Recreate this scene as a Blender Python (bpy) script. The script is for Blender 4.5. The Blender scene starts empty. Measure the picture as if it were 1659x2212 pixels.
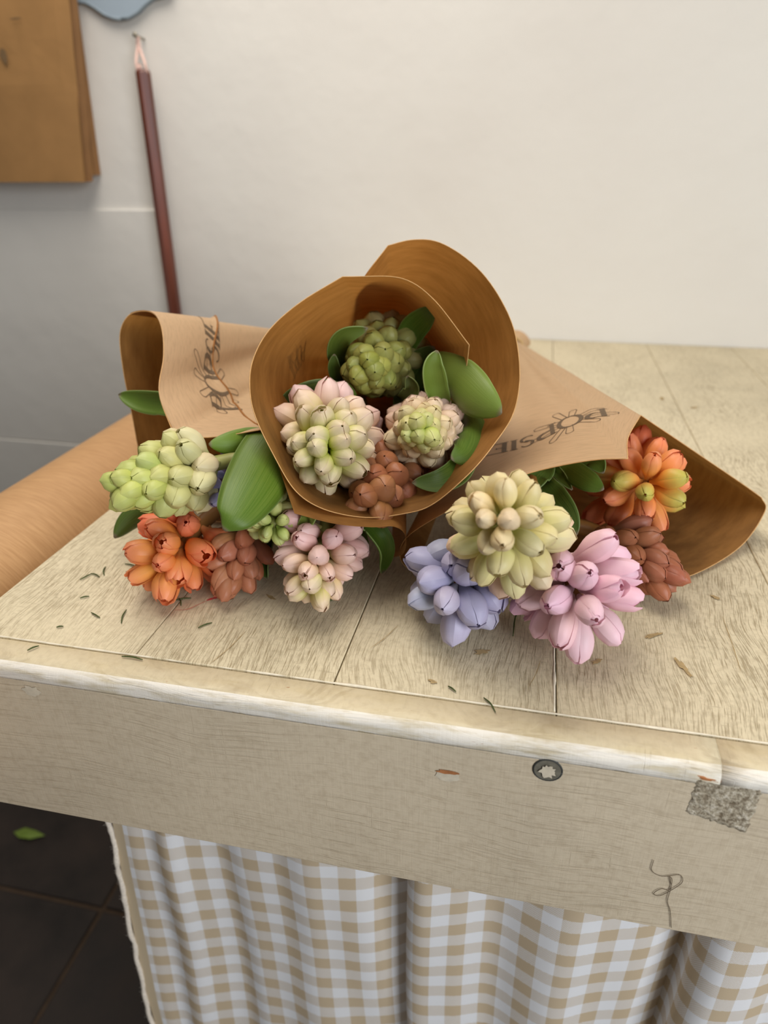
import bpy, bmesh, math, random
from mathutils import Vector, Matrix, Quaternion, noise
from mathutils.bvhtree import BVHTree

# ------------------------------------------------------------------ camera
SC = bpy.context.scene
COL = SC.collection
CX, CY, F = 829.5, 1106.0, 1509.0
Z0 = 0.90                                   # table top
CAM = Vector((0, 0, Z0 + 0.25))
_vy = Vector((1190 - CX, CY - 338, -F)).normalized()
_vx = -Vector((-7000 - CX, CY - 400, -F))
_vx = (_vx - _vy * _vx.dot(_vy)).normalized()
_vz = _vx.cross(_vy)
ROT = Matrix((_vx, _vy, _vz))               # camera -> world
cam = bpy.data.cameras.new('camera'); cam_o = bpy.data.objects.new('camera', cam)
COL.objects.link(cam_o)
cam_o.matrix_world = Matrix.Translation(CAM) @ ROT.to_4x4()
cam.sensor_fit = 'HORIZONTAL'; cam.sensor_width = 36.0; cam.lens = 36.0 * F / 1659.0
cam.clip_start = 0.02; cam.clip_end = 50
cam.dof.use_dof = True; cam.dof.focus_distance = 0.395; cam.dof.aperture_fstop = 8.5
SC.camera = cam_o

# ------------------------------------------------------------------ light
w = bpy.data.worlds.new('world'); SC.world = w; w.use_nodes = True
w.node_tree.nodes['Background'].inputs[0].default_value = (1.0, 0.98, 0.95, 1)
w.node_tree.nodes['Background'].inputs[1].default_value = 0.13

def area(name, loc, target, sx, sy, watts, col):
    l = bpy.data.lights.new(name, 'AREA'); l.shape = 'RECTANGLE'; l.size = sx; l.size_y = sy
    l.energy = watts; l.color = col
    o = bpy.data.objects.new(name, l); COL.objects.link(o); o.location = loc
    o.rotation_euler = (Vector(target) - Vector(loc)).to_track_quat('-Z', 'Y').to_euler()
    return o
area('ceiling_light', (-0.42, 0.64, 2.0), (-0.3, 0.72, 1.0), 1.6, 0.5, 13.2, (1.0, 0.93, 0.84))
area('shop_window_light', (0.95, -0.62, 1.32), (0.05, 0.35, 0.88), 0.8, 1.0, 16, (0.92, 0.96, 1.0))
SC.view_settings.view_transform = 'Standard'; SC.view_settings.look = 'None'
SC.view_settings.gamma = 1.0; SC.view_settings.use_curve_mapping = False
SC.view_settings.exposure = 0.22

# ------------------------------------------------------------------ helpers
def ray(px, py):
    return ROT @ Vector(((px - CX) / F, -(py - CY) / F, -1.0))
def PT(px, py, t): return CAM + ray(px, py) * t
def PZ(px, py, z=0.0):
    d = ray(px, py); return CAM + d * ((Z0 + z - CAM.z) / d.z)
def PY(px, py, y):
    d = ray(px, py); return CAM + d * ((y - CAM.y) / d.y)
def pt(s):
    """(px, py, optical depth) or (px, py, 'z', height over table)"""
    return PZ(s[0], s[1], s[3]) if s[2] == 'z' else PT(s[0], s[1], s[2])
def lin(r, g, b):
    f = lambda c: c / 12.92 if c <= 0.04045 else ((c + 0.055) / 1.055) ** 2.4
    return (f(r / 255), f(g / 255), f(b / 255), 1.0)
def lerp(a, b, t): return a + (b - a) * t
def mixc(a, b, t): return tuple(lerp(x, y, t) for x, y in zip(a, b))

def tag(o, label=None, cat=None, group=None, kind=None):
    if label: o['label'] = label
    if cat: o['category'] = cat
    if group: o['group'] = group
    if kind: o['kind'] = kind
    return o
def empty(name, loc):
    o = bpy.data.objects.new(name, None); COL.objects.link(o); o.location = loc
    o.empty_display_size = 0.01
    return o
def mobj(name, verts, faces, mat, parent=None, uv=None, smooth=True, origin=None):
    vs = [Vector(v) for v in verts]
    if origin is None:
        if parent is not None: origin = Vector(parent.location)
        else:
            xs = [v.x for v in vs]; ys = [v.y for v in vs]; zs = [v.z for v in vs]
            origin = Vector(((min(xs) + max(xs)) / 2, (min(ys) + max(ys)) / 2, min(zs)))
    me = bpy.data.meshes.new(name)
    me.from_pydata([tuple(v - origin) for v in vs], [], faces)
    if uv:
        l = me.uv_layers.new(name='UVMap')
        for i, lp in enumerate(me.loops): l.data[i].uv = uv[lp.vertex_index]
    if smooth: me.polygons.foreach_set('use_smooth', [True] * len(me.polygons))
    me.materials.append(mat); me.update()
    o = bpy.data.objects.new(name, me); COL.objects.link(o)
    if parent is not None:
        o.parent = parent; o.location = origin - Vector(parent.location)
    else: o.location = origin
    return o
def child_of(o, par):
    """make o (already placed relative to a root) a sub-part of par, itself a child of the same root"""
    o.parent = par; o.location = o.location - par.location
    return o
def box_data(x0, x1, y0, y1, z0, z1, bev=0.0, seg=2):
    bm = bmesh.new()
    bmesh.ops.create_cube(bm, size=1.0)
    for v in bm.verts:
        v.co = Vector((lerp(x0, x1, v.co.x + .5), lerp(y0, y1, v.co.y + .5), lerp(z0, z1, v.co.z + .5)))
    if bev: bmesh.ops.bevel(bm, geom=bm.edges[:], offset=bev, segments=seg, affect='EDGES', profile=0.5)
    bm.verts.index_update()
    vs = [v.co.copy() for v in bm.verts]; fs = [[v.index for v in f.verts] for f in bm.faces]
    bm.free(); return vs, fs
def box(name, x0, x1, y0, y1, z0, z1, mat, parent=None, bev=0.0, seg=2):
    v, f = box_data(x0, x1, y0, y1, z0, z1, bev, seg)
    return mobj(name, v, f, mat, parent, smooth=False)
def catmull(pts, n, closed=False):
    """resample list of Vectors with Catmull-Rom, n samples per segment"""
    out = []; m = len(pts)
    for i in range(m - 1):
        p0 = pts[i - 1] if i > 0 else pts[0] * 2 - pts[1]
        p1, p2 = pts[i], pts[i + 1]
        p3 = pts[i + 2] if i + 2 < m else pts[-1] * 2 - pts[-2]
        for k in range(n):
            t = k / n
            out.append(0.5 * ((2 * p1) + (p2 - p0) * t + (2 * p0 - 5 * p1 + 4 * p2 - p3) * t * t
                              + (3 * p1 - p0 - 3 * p2 + p3) * t ** 3))
    out.append(pts[-1].copy()); return out
def tube_data(path, rad, seg=8, caps=True):
    vs, fs = [], []
    n = len(path); up = Vector((0, 0, 1)); prev = None
    for i, p in enumerate(path):
        d = (path[min(i + 1, n - 1)] - path[max(i - 1, 0)]).normalized()
        if prev is None:
            a = d.cross(up if abs(d.z) < .95 else Vector((1, 0, 0))).normalized()
        else:
            a = (prev - d * prev.dot(d)).normalized()
        prev = a; b = d.cross(a)
        r = rad(i / (n - 1)) if callable(rad) else rad
        for k in range(seg):
            th = 2 * math.pi * k / seg
            vs.append(p + a * (math.cos(th) * r) + b * (math.sin(th) * r))
    for i in range(n - 1):
        for k in range(seg):
            k2 = (k + 1) % seg
            fs.append((i * seg + k, i * seg + k2, (i + 1) * seg + k2, (i + 1) * seg + k))
    if caps:
        fs.append(tuple(range(seg))[::-1]); fs.append(tuple((n - 1) * seg + k for k in range(seg)))
    return vs, fs
def tube(name, path, rad, mat, parent=None, seg=8, smooth=True):
    v, f = tube_data(path, rad, seg); return mobj(name, v, f, mat, parent, smooth=smooth)

# ------------------------------------------------------------------ material helpers
class NT:
    def __init__(self, name):
        self.m = bpy.data.materials.new(name); self.m.use_nodes = True
        self.t = self.m.node_tree; self.t.nodes.clear()
        self.out = self.t.nodes.new('ShaderNodeOutputMaterial')
    def n(self, typ, props=None, **ins):
        nd = self.t.nodes.new('ShaderNode' + typ)
        for k, v in (props or {}).items(): setattr(nd, k, v)
        for k, v in ins.items():
            key = int(k[1:]) if k[0] == 'i' and k[1:].isdigit() else k.replace('_', ' ')
            self.set(nd.inputs[key], v)
        return nd
    def set(self, sock, v):
        if isinstance(v, bpy.types.NodeSocket): self.t.links.new(v, sock)
        else: sock.default_value = v
    def math(self, op, a, b=0.0, clamp=False):
        return self.n('Math', {'operation': op, 'use_clamp': clamp}, i0=a, i1=b).outputs[0]
    def mix(self, fac, a, b, blend='MIX'):
        nd = self.n('Mix', {'data_type': 'RGBA', 'blend_type': blend})
        self.set(nd.inputs[0], fac); self.set(nd.inputs[6], a); self.set(nd.inputs[7], b)
        return nd.outputs[2]
    def ramp(self, fac, *stops):
        nd = self.n('ValToRGB', None, Fac=fac); e = nd.color_ramp.elements
        while len(e) < len(stops): e.new(0.5)
        for el, (p, c) in zip(e, stops):
            el.position = p; el.color = c if isinstance(c, tuple) else (c, c, c, 1)
        return nd.outputs[0]
    def mapping(self, vec, scale=(1, 1, 1), rot=(0, 0, 0), loc=(0, 0, 0)):
        return self.n('Mapping', None, Vector=vec, Scale=scale, Rotation=rot, Location=loc).outputs[0]
    def noise(self, vec, scale=5.0, detail=3.0, rough=0.5, dist=0.0):
        return self.n('TexNoise', None, Vector=vec, Scale=scale, Detail=detail, Roughness=rough, Distortion=dist).outputs[0]
    def pos(self): return self.n('NewGeometry').outputs['Position']
    def uv(self): return self.n('TexCoord').outputs['UV']
    def obj(self): return self.n('TexCoord').outputs['Object']
    def bump(self, h, strength=0.3, dist=0.001):
        return self.n('Bump', None, Height=h, Strength=strength, Distance=dist).outputs[0]
    def bsdf(self, color, rough=0.6, normal=None, spec=0.4, **kw):
        b = self.n('BsdfPrincipled')
        self.set(b.inputs['Base Color'], color); self.set(b.inputs['Roughness'], rough)
        self.set(b.inputs['Specular IOR Level'], spec)
        if normal is not None: self.set(b.inputs['Normal'], normal)
        for k, v in kw.items(): self.set(b.inputs[k.replace('_', ' ')], v)
        return b.outputs[0]
    def done(self, shader):
        self.t.links.new(shader, self.out.inputs[0]); return self.m

def plain(name, col, rough=0.6, spec=0.4, var=0.12, scale=60.0, **kw):
    m = NT(name); f = m.noise(m.obj(), scale, 3)
    dark = tuple(c * (1 - var) for c in col[:3]) + (1,); lite = tuple(min(1, c * (1 + var)) for c in col[:3]) + (1,)
    c = m.ramp(f, (0.3, dark), (0.7, lite))
    return m.done(m.bsdf(c, rough, m.bump(f, 0.15, 0.0005), spec, **kw))

# painted, scrubbed table paint: along = 'y' (top boards), 'x' (front board)
def paint(name, along, base, under, white=0.0, heavy=1.0):
    m = NT(name); p = m.pos()
    warp = m.noise(p, 7.0, 2)
    if along == 'y':
        wob = m.n('CombineXYZ', None, X=m.math('MULTIPLY', warp, 0.05)).outputs[0]
        pw = m.n('VectorMath', {'operation': 'ADD'}, i0=p, i1=wob).outputs[0]
        s1 = m.mapping(pw, (1250, 66, 24)); s2 = m.mapping(pw, (980, 70, 30), (0, 0, math.radians(14)))
        s3 = m.mapping(p, (80, 1100, 40), (0, 0, math.radians(-8)))
    else:
        wob = m.n('CombineXYZ', None, Z=m.math('MULTIPLY', warp, 0.03)).outputs[0]
        pw = m.n('VectorMath', {'operation': 'ADD'}, i0=p, i1=wob).outputs[0]
        s1 = m.mapping(pw, (26, 26, 700)); s2 = m.mapping(pw, (22, 22, 420), (0, math.radians(4), 0))
        s3 = m.mapping(pw, (900, 60, 34))
    n1 = m.noise(s1, 1.0, 4, 0.6); n2 = m.noise(s2, 1.0, 4, 0.6); n3 = m.noise(s3, 1.0, 3, 0.6)
    patch = m.ramp(m.noise(p, 11.0, 3), (0.34, 0.3), (0.60, 1.0))
    k1 = m.ramp(n1, (0.52, 0.0), (0.66, 1.0)); k2 = m.ramp(n2, (0.55, 0.0), (0.68, 1.0)); k3 = m.ramp(n3, (0.62, 0.0), (0.74, 0.7))
    streak = m.math('MAXIMUM', m.math('MAXIMUM', k1, k2), k3)
    streak = m.math('MULTIPLY', m.math('MULTIPLY', streak, patch), heavy, True)
    tone = m.noise(p, 5.0, 4, 0.6)
    b2 = tuple(c * 0.86 for c in base[:3]) + (1,); b3 = tuple(min(1, c * 1.07) for c in base[:3]) + (1,)
    c = m.ramp(tone, (0.32, b2), (0.5, base), (0.7, b3))
    fine = m.noise(p, 260.0, 2)
    c = m.mix(m.math('MULTIPLY', m.ramp(fine, (0.45, 0.0), (0.7, 1.0)), 0.18), c, under)
    c = m.mix(m.math('MULTIPLY', streak, 0.58), c, under)
    blot = m.ramp(m.noise(p, 26.0, 5, 0.65), (0.66, 0.0), (0.74, 1.0))
    c = m.mix(m.math('MULTIPLY', blot, 0.4), c, under)
    if white:
        wn = m.noise(m.mapping(p, (30, 120, 160)), 1.0, 4, 0.65)
        zz = m.n('SeparateXYZ', None, Vector=p).outputs[2]
        nose = m.math('MULTIPLY', m.math('LESS_THAN', zz, Z0 - .0012), m.math('GREATER_THAN', zz, m.math('ADD', m.math('MULTIPLY', m.noise(m.mapping(p, (40, 1, 1)), 1.0, 4, .7), .012), Z0 - .019)))
        worn = m.math('MULTIPLY', m.ramp(wn, (0.36, 0.25), (0.55, 1.0)), m.math('ADD', m.math('MULTIPLY', nose, white - .12), .12))  # white nose: worn paint and the rounded edge's highlight, both in the colour
        c = m.mix(worn, c, lin(244, 238, 228))
        bn = m.noise(m.mapping(p, (60, 220, 400)), 1.0, 4, 0.65)
        c = m.mix(m.ramp(bn, (0.70, 0.0), (0.73, 0.8)), c, lin(168, 118, 76))
    h = m.math('SUBTRACT', m.math('ADD', m.math('MULTIPLY', n1, 0.5), m.math('MULTIPLY', m.math('ADD', n2, n3), 0.4)), streak)
    return m.done(m.bsdf(c, 0.55, m.bump(h, 0.55, 0.0006), 0.35))

M_TOP = paint('cream_paint_top', 'y', lin(218, 205, 174), lin(132, 108, 66))
M_FRONT = paint('cream_paint_front', 'x', lin(208, 192, 166), lin(152, 130, 100), heavy=0.5)
M_EDGE = paint('cream_paint_edge', 'x', lin(208, 192, 156), lin(150, 126, 84), white=0.85, heavy=0.8)

def kraft(name, outer, inner, ribs=1.0, trans=0.36):
    m = NT(name); uv = m.uv()
    back = m.n('NewGeometry').outputs['Backfacing']
    fib = m.noise(m.mapping(uv, (60, 420, 1)), 1.0, 4, 0.6)
    cloud = m.noise(m.mapping(uv, (34, 90, 1), (0, 0, 0.25)), 1.0, 4, 0.62)
    wv = m.n('TexWave', {'wave_type': 'BANDS', 'bands_direction': 'Y'}, Vector=m.mapping(uv, (1, 1, 1)), Scale=260.0, Distortion=2.5,
             Detail=2.0, Detail_Scale=0.4).outputs[1]
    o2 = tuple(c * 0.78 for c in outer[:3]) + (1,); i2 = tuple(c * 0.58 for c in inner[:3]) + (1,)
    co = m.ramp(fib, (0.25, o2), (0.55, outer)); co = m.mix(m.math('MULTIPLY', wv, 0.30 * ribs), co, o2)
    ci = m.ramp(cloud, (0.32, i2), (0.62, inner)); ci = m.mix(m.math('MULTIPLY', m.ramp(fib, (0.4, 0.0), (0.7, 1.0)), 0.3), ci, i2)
    c = m.mix(back, co, ci)  # back face browner: the sheet's other side with inside shade put into its colour
    nm = m.bump(m.math('ADD', m.math('MULTIPLY', wv, 0.6 * ribs), fib), 0.25, 0.0003)
    d = m.bsdf(c, 0.62, nm, 0.3)
    tcol = m.mix(cloud, lin(178, 114, 44), lin(222, 160, 84))
    t = m.n('BsdfTranslucent', None, Color=tcol).outputs[0]
    return m.done(m.n('MixShader', None, i0=trans, i1=d, i2=t).outputs[0])
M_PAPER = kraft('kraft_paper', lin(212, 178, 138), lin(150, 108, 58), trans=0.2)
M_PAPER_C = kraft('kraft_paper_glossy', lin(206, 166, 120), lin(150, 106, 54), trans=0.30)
def roll_mat():
    m = NT('kraft_roll'); p = m.pos()
    wv = m.noise(m.mapping(p, (60, 700, 60)), 1.0, 3)
    c = m.ramp(wv, (0.3, lin(176, 134, 90)), (0.7, lin(196, 154, 108)))
    return m.done(m.bsdf(c, 0.6, m.bump(wv, 0.2, 0.0004), 0.35))
M_ROLL = roll_mat()
M_BAG = plain('brown_bag_paper', lin(160, 120, 74), 0.65, 0.3, 0.07, 25)
M_BAGD = plain('brown_bag_fold', lin(136, 98, 58), 0.65, 0.3, 0.08, 25)
M_CUT = plain('paper_cut_edge', lin(206, 162, 108), 0.7, 0.2, 0.1, 300)
M_ROLLED_SHADE = plain('rolled_paper_shade', lin(150, 98, 46), 0.7, 0.2, 0.1, 300)
M_INK = plain('grey_ink', lin(104, 86, 66), 0.7, 0.2, 0.25, 900)
M_INKT = plain('faint_ink', lin(120, 96, 68), 0.7, 0.2, 0.2, 900)

def wall_mat():
    m = NT('white_plaster'); p = m.pos()
    a = m.noise(p, 2.2, 3); b = m.noise(m.mapping(p, (1, 1, 1)), 14.0, 4, 0.55)
    c = m.ramp(a, (0.35, lin(221, 217, 210)), (0.65, lin(228, 225, 218)))
    spots = m.ramp(m.noise(p, 19.0, 2), (0.72, 0.0), (0.76, 1.0))
    c = m.mix(m.math('MULTIPLY', spots, 0.06), c, lin(190, 180, 168))
    return m.done(m.bsdf(c, 0.7, m.bump(b, 0.35, 0.006), 0.2))
M_WALL = wall_mat()
def slate():
    m = NT('dark_slate'); p = m.pos()
    a = m.noise(p, 9.0, 5, 0.6)
    c = m.ramp(a, (0.3, lin(30, 25, 22)), (0.7, lin(56, 46, 40)))
    return m.done(m.bsdf(c, m.ramp(a, (0.3, 0.45), (0.7, 0.7)), m.bump(a, 0.3, 0.002), 0.35))
M_TILE = slate(); M_GROUT = plain('brown_grout', lin(80, 66, 54), 0.9, 0.1)
def gingham():
    m = NT('gingham_cloth'); uv = m.uv(); P = 0.0255
    sep = m.n('SeparateXYZ', None, Vector=uv)
    jit = m.n('TexWave', {'wave_type': 'BANDS', 'bands_direction': 'X'}, Vector=uv, Scale=95.0).outputs[1]
    u = sep.outputs[0]; v = sep.outputs[1]
    vj = m.math('ADD', v, m.math('MULTIPLY', m.noise(m.mapping(uv, (900, 40, 1)), 1.0, 1), 0.0016))
    fu = m.math('FRACT', m.math('DIVIDE', u, P)); fv = m.math('FRACT', m.math('DIVIDE', vj, P))
    su = m.math('GREATER_THAN', fu, 0.5); sv = m.math('GREATER_THAN', fv, 0.5)
    both = m.math('MULTIPLY', su, sv); one = m.math('SUBTRACT', m.math('MAXIMUM', su, sv), both)
    T = 0.00115
    a = m.math('FRACT', m.math('DIVIDE', m.math('ADD', u, m.math('MULTIPLY', v, 0.5)), T))
    b = m.math('FRACT', m.math('DIVIDE', m.math('SUBTRACT', v, m.math('MULTIPLY', u, 0.2)), T))
    dot = m.math('MULTIPLY', m.math('GREATER_THAN', a, 0.22), m.math('GREATER_THAN', b, 0.22))
    fac = m.math('ADD', both, m.math('MULTIPLY', one, m.math('MULTIPLY', dot, 0.8)), True)
    weave = m.n('TexWave', {'wave_type': 'BANDS', 'bands_direction': 'X'}, Vector=uv, Scale=520.0).outputs[1]
    tan = m.mix(m.math('MULTIPLY', weave, 0.35), lin(216, 195, 164), lin(200, 176, 142))
    edge = m.math('LESS_THAN', u, 0.0085)
    c = m.mix(fac, lin(250, 249, 250), tan)
    c = m.mix(edge, c, lin(216, 196, 164))
    wv = m.n('TexWave', {'wave_type': 'BANDS', 'bands_direction': 'Y'}, Vector=uv, Scale=420.0).outputs[1]
    d = m.bsdf(c, 0.9, m.bump(m.math('ADD', weave, wv), 0.35, 0.0003), 0.1)
    t = m.n('BsdfTranslucent', None, Color=c).outputs[0]
    return m.done(m.n('MixShader', None, i0=0.15, i1=d, i2=t).outputs[0])
M_GING = gingham(); M_FRAY = plain('frayed_cotton', lin(232, 220, 204), 0.95, 0.1, 0.15, 500)
def wood_dark():
    m = NT('mahogany_stick'); p = m.pos()
    a = m.noise(m.mapping(p, (120, 120, 9)), 1.0, 4)
    c = m.ramp(a, (0.3, lin(84, 36, 22)), (0.7, lin(126, 62, 40)))
    return m.done(m.bsdf(c, 0.35, None, 0.5))
M_STICK = wood_dark()
M_CORD = plain('pink_cord', lin(222, 190, 178), 0.9, 0.1, 0.12, 400)
M_SIGN = plain('blue_grey_enamel', lin(158, 172, 184), 0.45, 0.4, 0.05, 20)
M_SIGNE = plain('grey_rim', lin(126, 138, 146), 0.5, 0.4, 0.05, 20)
M_METAL = plain('dull_steel', lin(150, 144, 128), 0.5, 0.5, 0.2, 300, Metallic=0.6)
M_DARKM = plain('dark_rim', lin(58, 58, 54), 0.6, 0.4, 0.2, 300)
M_TWINE = plain('jute_twine', lin(196, 166, 112), 0.95, 0.1, 0.2, 600)
M_CHIP = plain('bare_wood', lin(170, 112, 70), 0.8, 0.2, 0.2, 200)
M_CHALK = plain('white_filler', lin(206, 194, 172), 0.85, 0.2, 0.1, 250)
def patch_mat():
    m = NT('rough_glue_patch'); p = m.pos()
    a = m.noise(p, 420.0, 4, 0.65)
    c = m.ramp(a, (0.36, lin(118, 104, 84)), (0.52, lin(172, 160, 138)), (0.68, lin(214, 204, 186)))
    return m.done(m.bsdf(c, 0.8, m.bump(a, 0.8, 0.0012), 0.25))
M_PATCH = patch_mat()
M_STAIN = plain('brown_stain', lin(174, 150, 108), 0.7, 0.2, 0.2, 300)
M_RIDGE = plain('pale_paint_ridge', lin(232, 222, 200), 0.6, 0.3, 0.1, 200)
M_RED = plain('red_pastel', lin(206, 84, 84), 0.85, 0.1, 0.2, 500)
M_CLIP = plain('cut_stem_green', lin(74, 84, 44), 0.7, 0.3, 0.25, 200)
M_HAIR = plain('dark_thread', lin(112, 98, 80), 0.8, 0.2)

def petal(name, tip, base, tipw=0.5, basew=0.5, trans=0.2):
    """floret: object colour is the body; base (at the tube) and tip tints along the floret's own length"""
    m = NT(name)
    oi = m.n('ObjectInfo'); z = m.n('SeparateXYZ', None, Vector=m.n('TexCoord').outputs['UV']).outputs[1]
    x = m.n('SeparateXYZ', None, Vector=m.n('TexCoord').outputs['UV']).outputs[0]
    col = oi.outputs['Color']
    vein = m.noise(m.mapping(m.uv(), (26, 3, 1)), 1.0, 3)
    col = m.mix(m.math('MULTIPLY', m.ramp(vein, (0.4, 0.0), (0.7, 1.0)), 0.18), col, m.mix(0.5, col, tip))
    c = m.mix(m.ramp(z, (0.08, basew), (0.5, 0.0)), col, base)
    c = m.mix(m.ramp(z, (0.55, 0.0), (1.0, tipw)), c, tip)
    ed = m.ramp(x, (0.0, 1.0), (0.09, 0.0), (0.91, 0.0), (1.0, 1.0))
    c = m.mix(m.math('MULTIPLY', ed, 0.35 * tipw), c, tip)
    d = m.bsdf(c, 0.42, m.bump(vein, 0.1, 0.0004), 0.35)
    t = m.n('BsdfTranslucent', None, Color=c).outputs[0]
    return m.done(m.n('MixShader', None, i0=trans, i1=d, i2=t).outputs[0])
def leaf_mat():
    m = NT('hyacinth_leaf'); uv = m.uv()
    v1 = m.noise(m.mapping(uv, (60, 2.2, 1)), 1.0, 3, 0.6)
    oi = m.n('ObjectInfo').outputs['Color']
    c = m.mix(m.ramp(v1, (0.35, 0.0), (0.72, 0.6)), oi, lin(118, 138, 58))
    x = m.n('SeparateXYZ', None, Vector=uv).outputs[0]; y = m.n('SeparateXYZ', None, Vector=uv).outputs[1]
    ed = m.ramp(x, (0.0, 1.0), (0.03, 0.0), (0.97, 0.0), (1.0, 1.0))
    c = m.mix(m.math('MULTIPLY', ed, 0.4), c, lin(176, 196, 128))
    tipm = m.ramp(m.math('ADD', y, m.math('MULTIPLY', v1, 0.03)), (0.965, 0.0), (1.0, 0.8))
    c = m.mix(tipm, c, lin(128, 108, 92))
    d = m.bsdf(c, 0.42, m.bump(v1, 0.3, 0.0005), 0.4)
    t = m.n('BsdfTranslucent', None, Color=m.mix(0.5, c, lin(110, 140, 30))).outputs[0]
    return m.done(m.n('MixShader', None, i0=0.12, i1=d, i2=t).outputs[0])
M_LEAF = leaf_mat()
M_STEM = plain('hyacinth_stem', lin(150, 150, 84), 0.5, 0.4)
M_STEMO = plain('hyacinth_stem_ochre', lin(150, 104, 52), 0.5, 0.4)

# ------------------------------------------------------------------ the room
wall = mobj('wall_back', *box_data(-2.2, 2.4, 1.103, 1.2, 0, 2.8), M_WALL, smooth=False); tag(wall, kind='structure')
pan = mobj('trim_1', *box_data(-2.2, -0.606, 1.0975, 1.104, 0.667, 1.079, 0.002, 3), M_WALL, smooth=False); tag(pan, kind='structure')
pan = mobj('trim_2', *box_data(-2.2, -0.606, 1.0945, 1.104, 0.0, 0.666, 0.002, 3), M_WALL, smooth=False); tag(pan, kind='structure')
fl = empty('floor', (0, 0, 0)); tag(fl, kind='structure')
box('floor_bed', -2.2, 2.4, -1.8, 1.103, -0.06, -0.006, M_GROUT, fl)
tsx, tsy = 0.42, 0.42
for i in range(-4, 5):
    for j in range(-6, 2):
        x0 = -0.642 + i * tsx; y0 = 0.645 + j * tsy
        x1, y1 = x0 + tsx, min(y0 + tsy, 1.103)
        if x1 > 2.4 or x0 < -2.2 or y0 < -1.8: continue
        dz = random.Random(i * 31 + j).uniform(-.0008, .0008)
        box('floor_tile', x0 + .004, x1 - .004, y0 + .004, y1 - .004, -0.02, 0.0 + dz - .0008, M_TILE, fl, 0.0015, 1)

# ------------------------------------------------------------------ the painted table
YF = 0.2592; XL, XR = -0.321, 0.78; YB = 1.1015; ZB = 0.7795
tb = empty('work_table', (0.2, 0.68, 0))
tag(tb, 'cream painted plank work table with scrubbed worn paint against the wall', 'table')
seams = [XL, -0.205, -0.0887, 0.0275, 0.1635, 0.281, 0.40, 0.52, 0.65, XR]
for i in range(len(seams) - 1):
    dz = random.Random(i + 5).uniform(-.0004, .0004)
    box('plank', seams[i] + (.0003 if i else 0), seams[i + 1] - .0003, 0.2790, YB, Z0 - .022, Z0 + dz, M_TOP, tb, 0.0006, 2)
# front edge strip with a rounded nose
prof = [(0.2781, Z0 - .0122), (0.2781, Z0 - .0006), (0.2775, Z0), (0.2652, Z0 - .0003)]
rr = 0.0066
for k in range(1, 8):
    a = math.pi / 2 * k / 7
    prof.append((0.2652 - math.sin(a) * rr, Z0 - .0003 - rr + math.cos(a) * rr))
prof += [(0.2586, Z0 - .0092), (0.2590, Z0 - .0108), (0.2592, Z0 - .0122)]
def strip(x0, x1, name='front_edge'):
    vs, fs = [], []; nx = max(2, int((x1 - x0) / .012)); L = len(prof)
    for i in range(nx + 1):
        x = lerp(x0, x1, i / nx)
        for j, (y, z) in enumerate(prof):
            k = 0.0011 * noise.noise(Vector((x * 45, j * .25, 1.7))) + 0.0006 * noise.noise(Vector((x * 160, j * .6, 3)))
            wgt = 1.0 if 3 <= j <= 11 else 0
            vs.append(Vector((x, y + k * wgt, z + k * .6 * wgt)))
    for i in range(nx):
        for j in range(L):
            j2 = (j + 1) % L
            fs.append((i * L + j, i * L + j2, (i + 1) * L + j2, (i + 1) * L + j))
    fs.append(tuple(range(L))[::-1]); fs.append(tuple(nx * L + j for j in range(L)))
    return mobj(name, vs, fs, M_EDGE, tb)
strip(XL, 0.1020); strip(0.1023, XR)
apron = box('front_board', XL, XR, YF, 0.2785, ZB, Z0 - .0123, M_FRONT, tb, 0.0005, 2)
box('side_board', XL, XL + .022, 0.2815, YB, ZB, Z0 - .0222, M_FRONT, tb, 0.001, 1)
box('side_board', XR - .022, XR, 0.2815, YB, ZB, Z0 - .0222, M_FRONT, tb, 0.001, 1)
for x in (XL + .055, XR - .09):
    for y in (0.35, YB - .07): box('leg', x, x + .05, y, y + .05, 0.0, Z0 - .0222, M_FRONT, tb, 0.002, 1)
# marks on the front board
def disc(c, r, yoff, n=20, ry=None, rnd=0.0, seed=1):
    R = random.Random(seed); ry = ry or r
    vs = [c + Vector((0, yoff, 0))]
    for k in range(n):
        a = 2 * math.pi * k / n; q = 1 + R.uniform(-rnd, rnd)
        vs.append(c + Vector((math.cos(a) * r * q, yoff, math.sin(a) * ry * q)))
    return vs, [(0, k + 1, (k + 1) % n + 1) for k in range(n)]
def ring(c, r, tr, n=28):
    return [c + Vector((math.cos(2 * math.pi * k / n) * r, 0, math.sin(2 * math.pi * k / n) * r)) for k in range(n + 1)]
c = PY(1183, 1663, YF)
sc_ = mobj('screw_head', *disc(c, 0.0066, -0.0004), M_METAL, tb)
tube('screw_rim', ring(c, 0.0068, 0), 0.0006, M_DARKM, tb, 6)
fv, ff = disc(c, 0.0040, -0.0010, 24, None, 0.28, 7); mobj('filler', fv, ff, M_CHALK, tb)
c = PY(967, 1675, YF)
mobj('paint_chip', *disc(c, 0.0062, -0.0003, 18, 0.0040, 0.12, 3), M_CHALK, tb)
mobj('paint_chip', *disc(c + Vector((0, 0, 0.0026)), 0.0058, -0.0005, 14, 0.0012, 0.25, 5), M_CHIP, tb)
c = PY(70, 1492, YF); mobj('paint_chip', *disc(c, 0.0062, -0.0005, 18, 0.0036, 0.25, 9), M_CHALK, tb)
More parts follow.
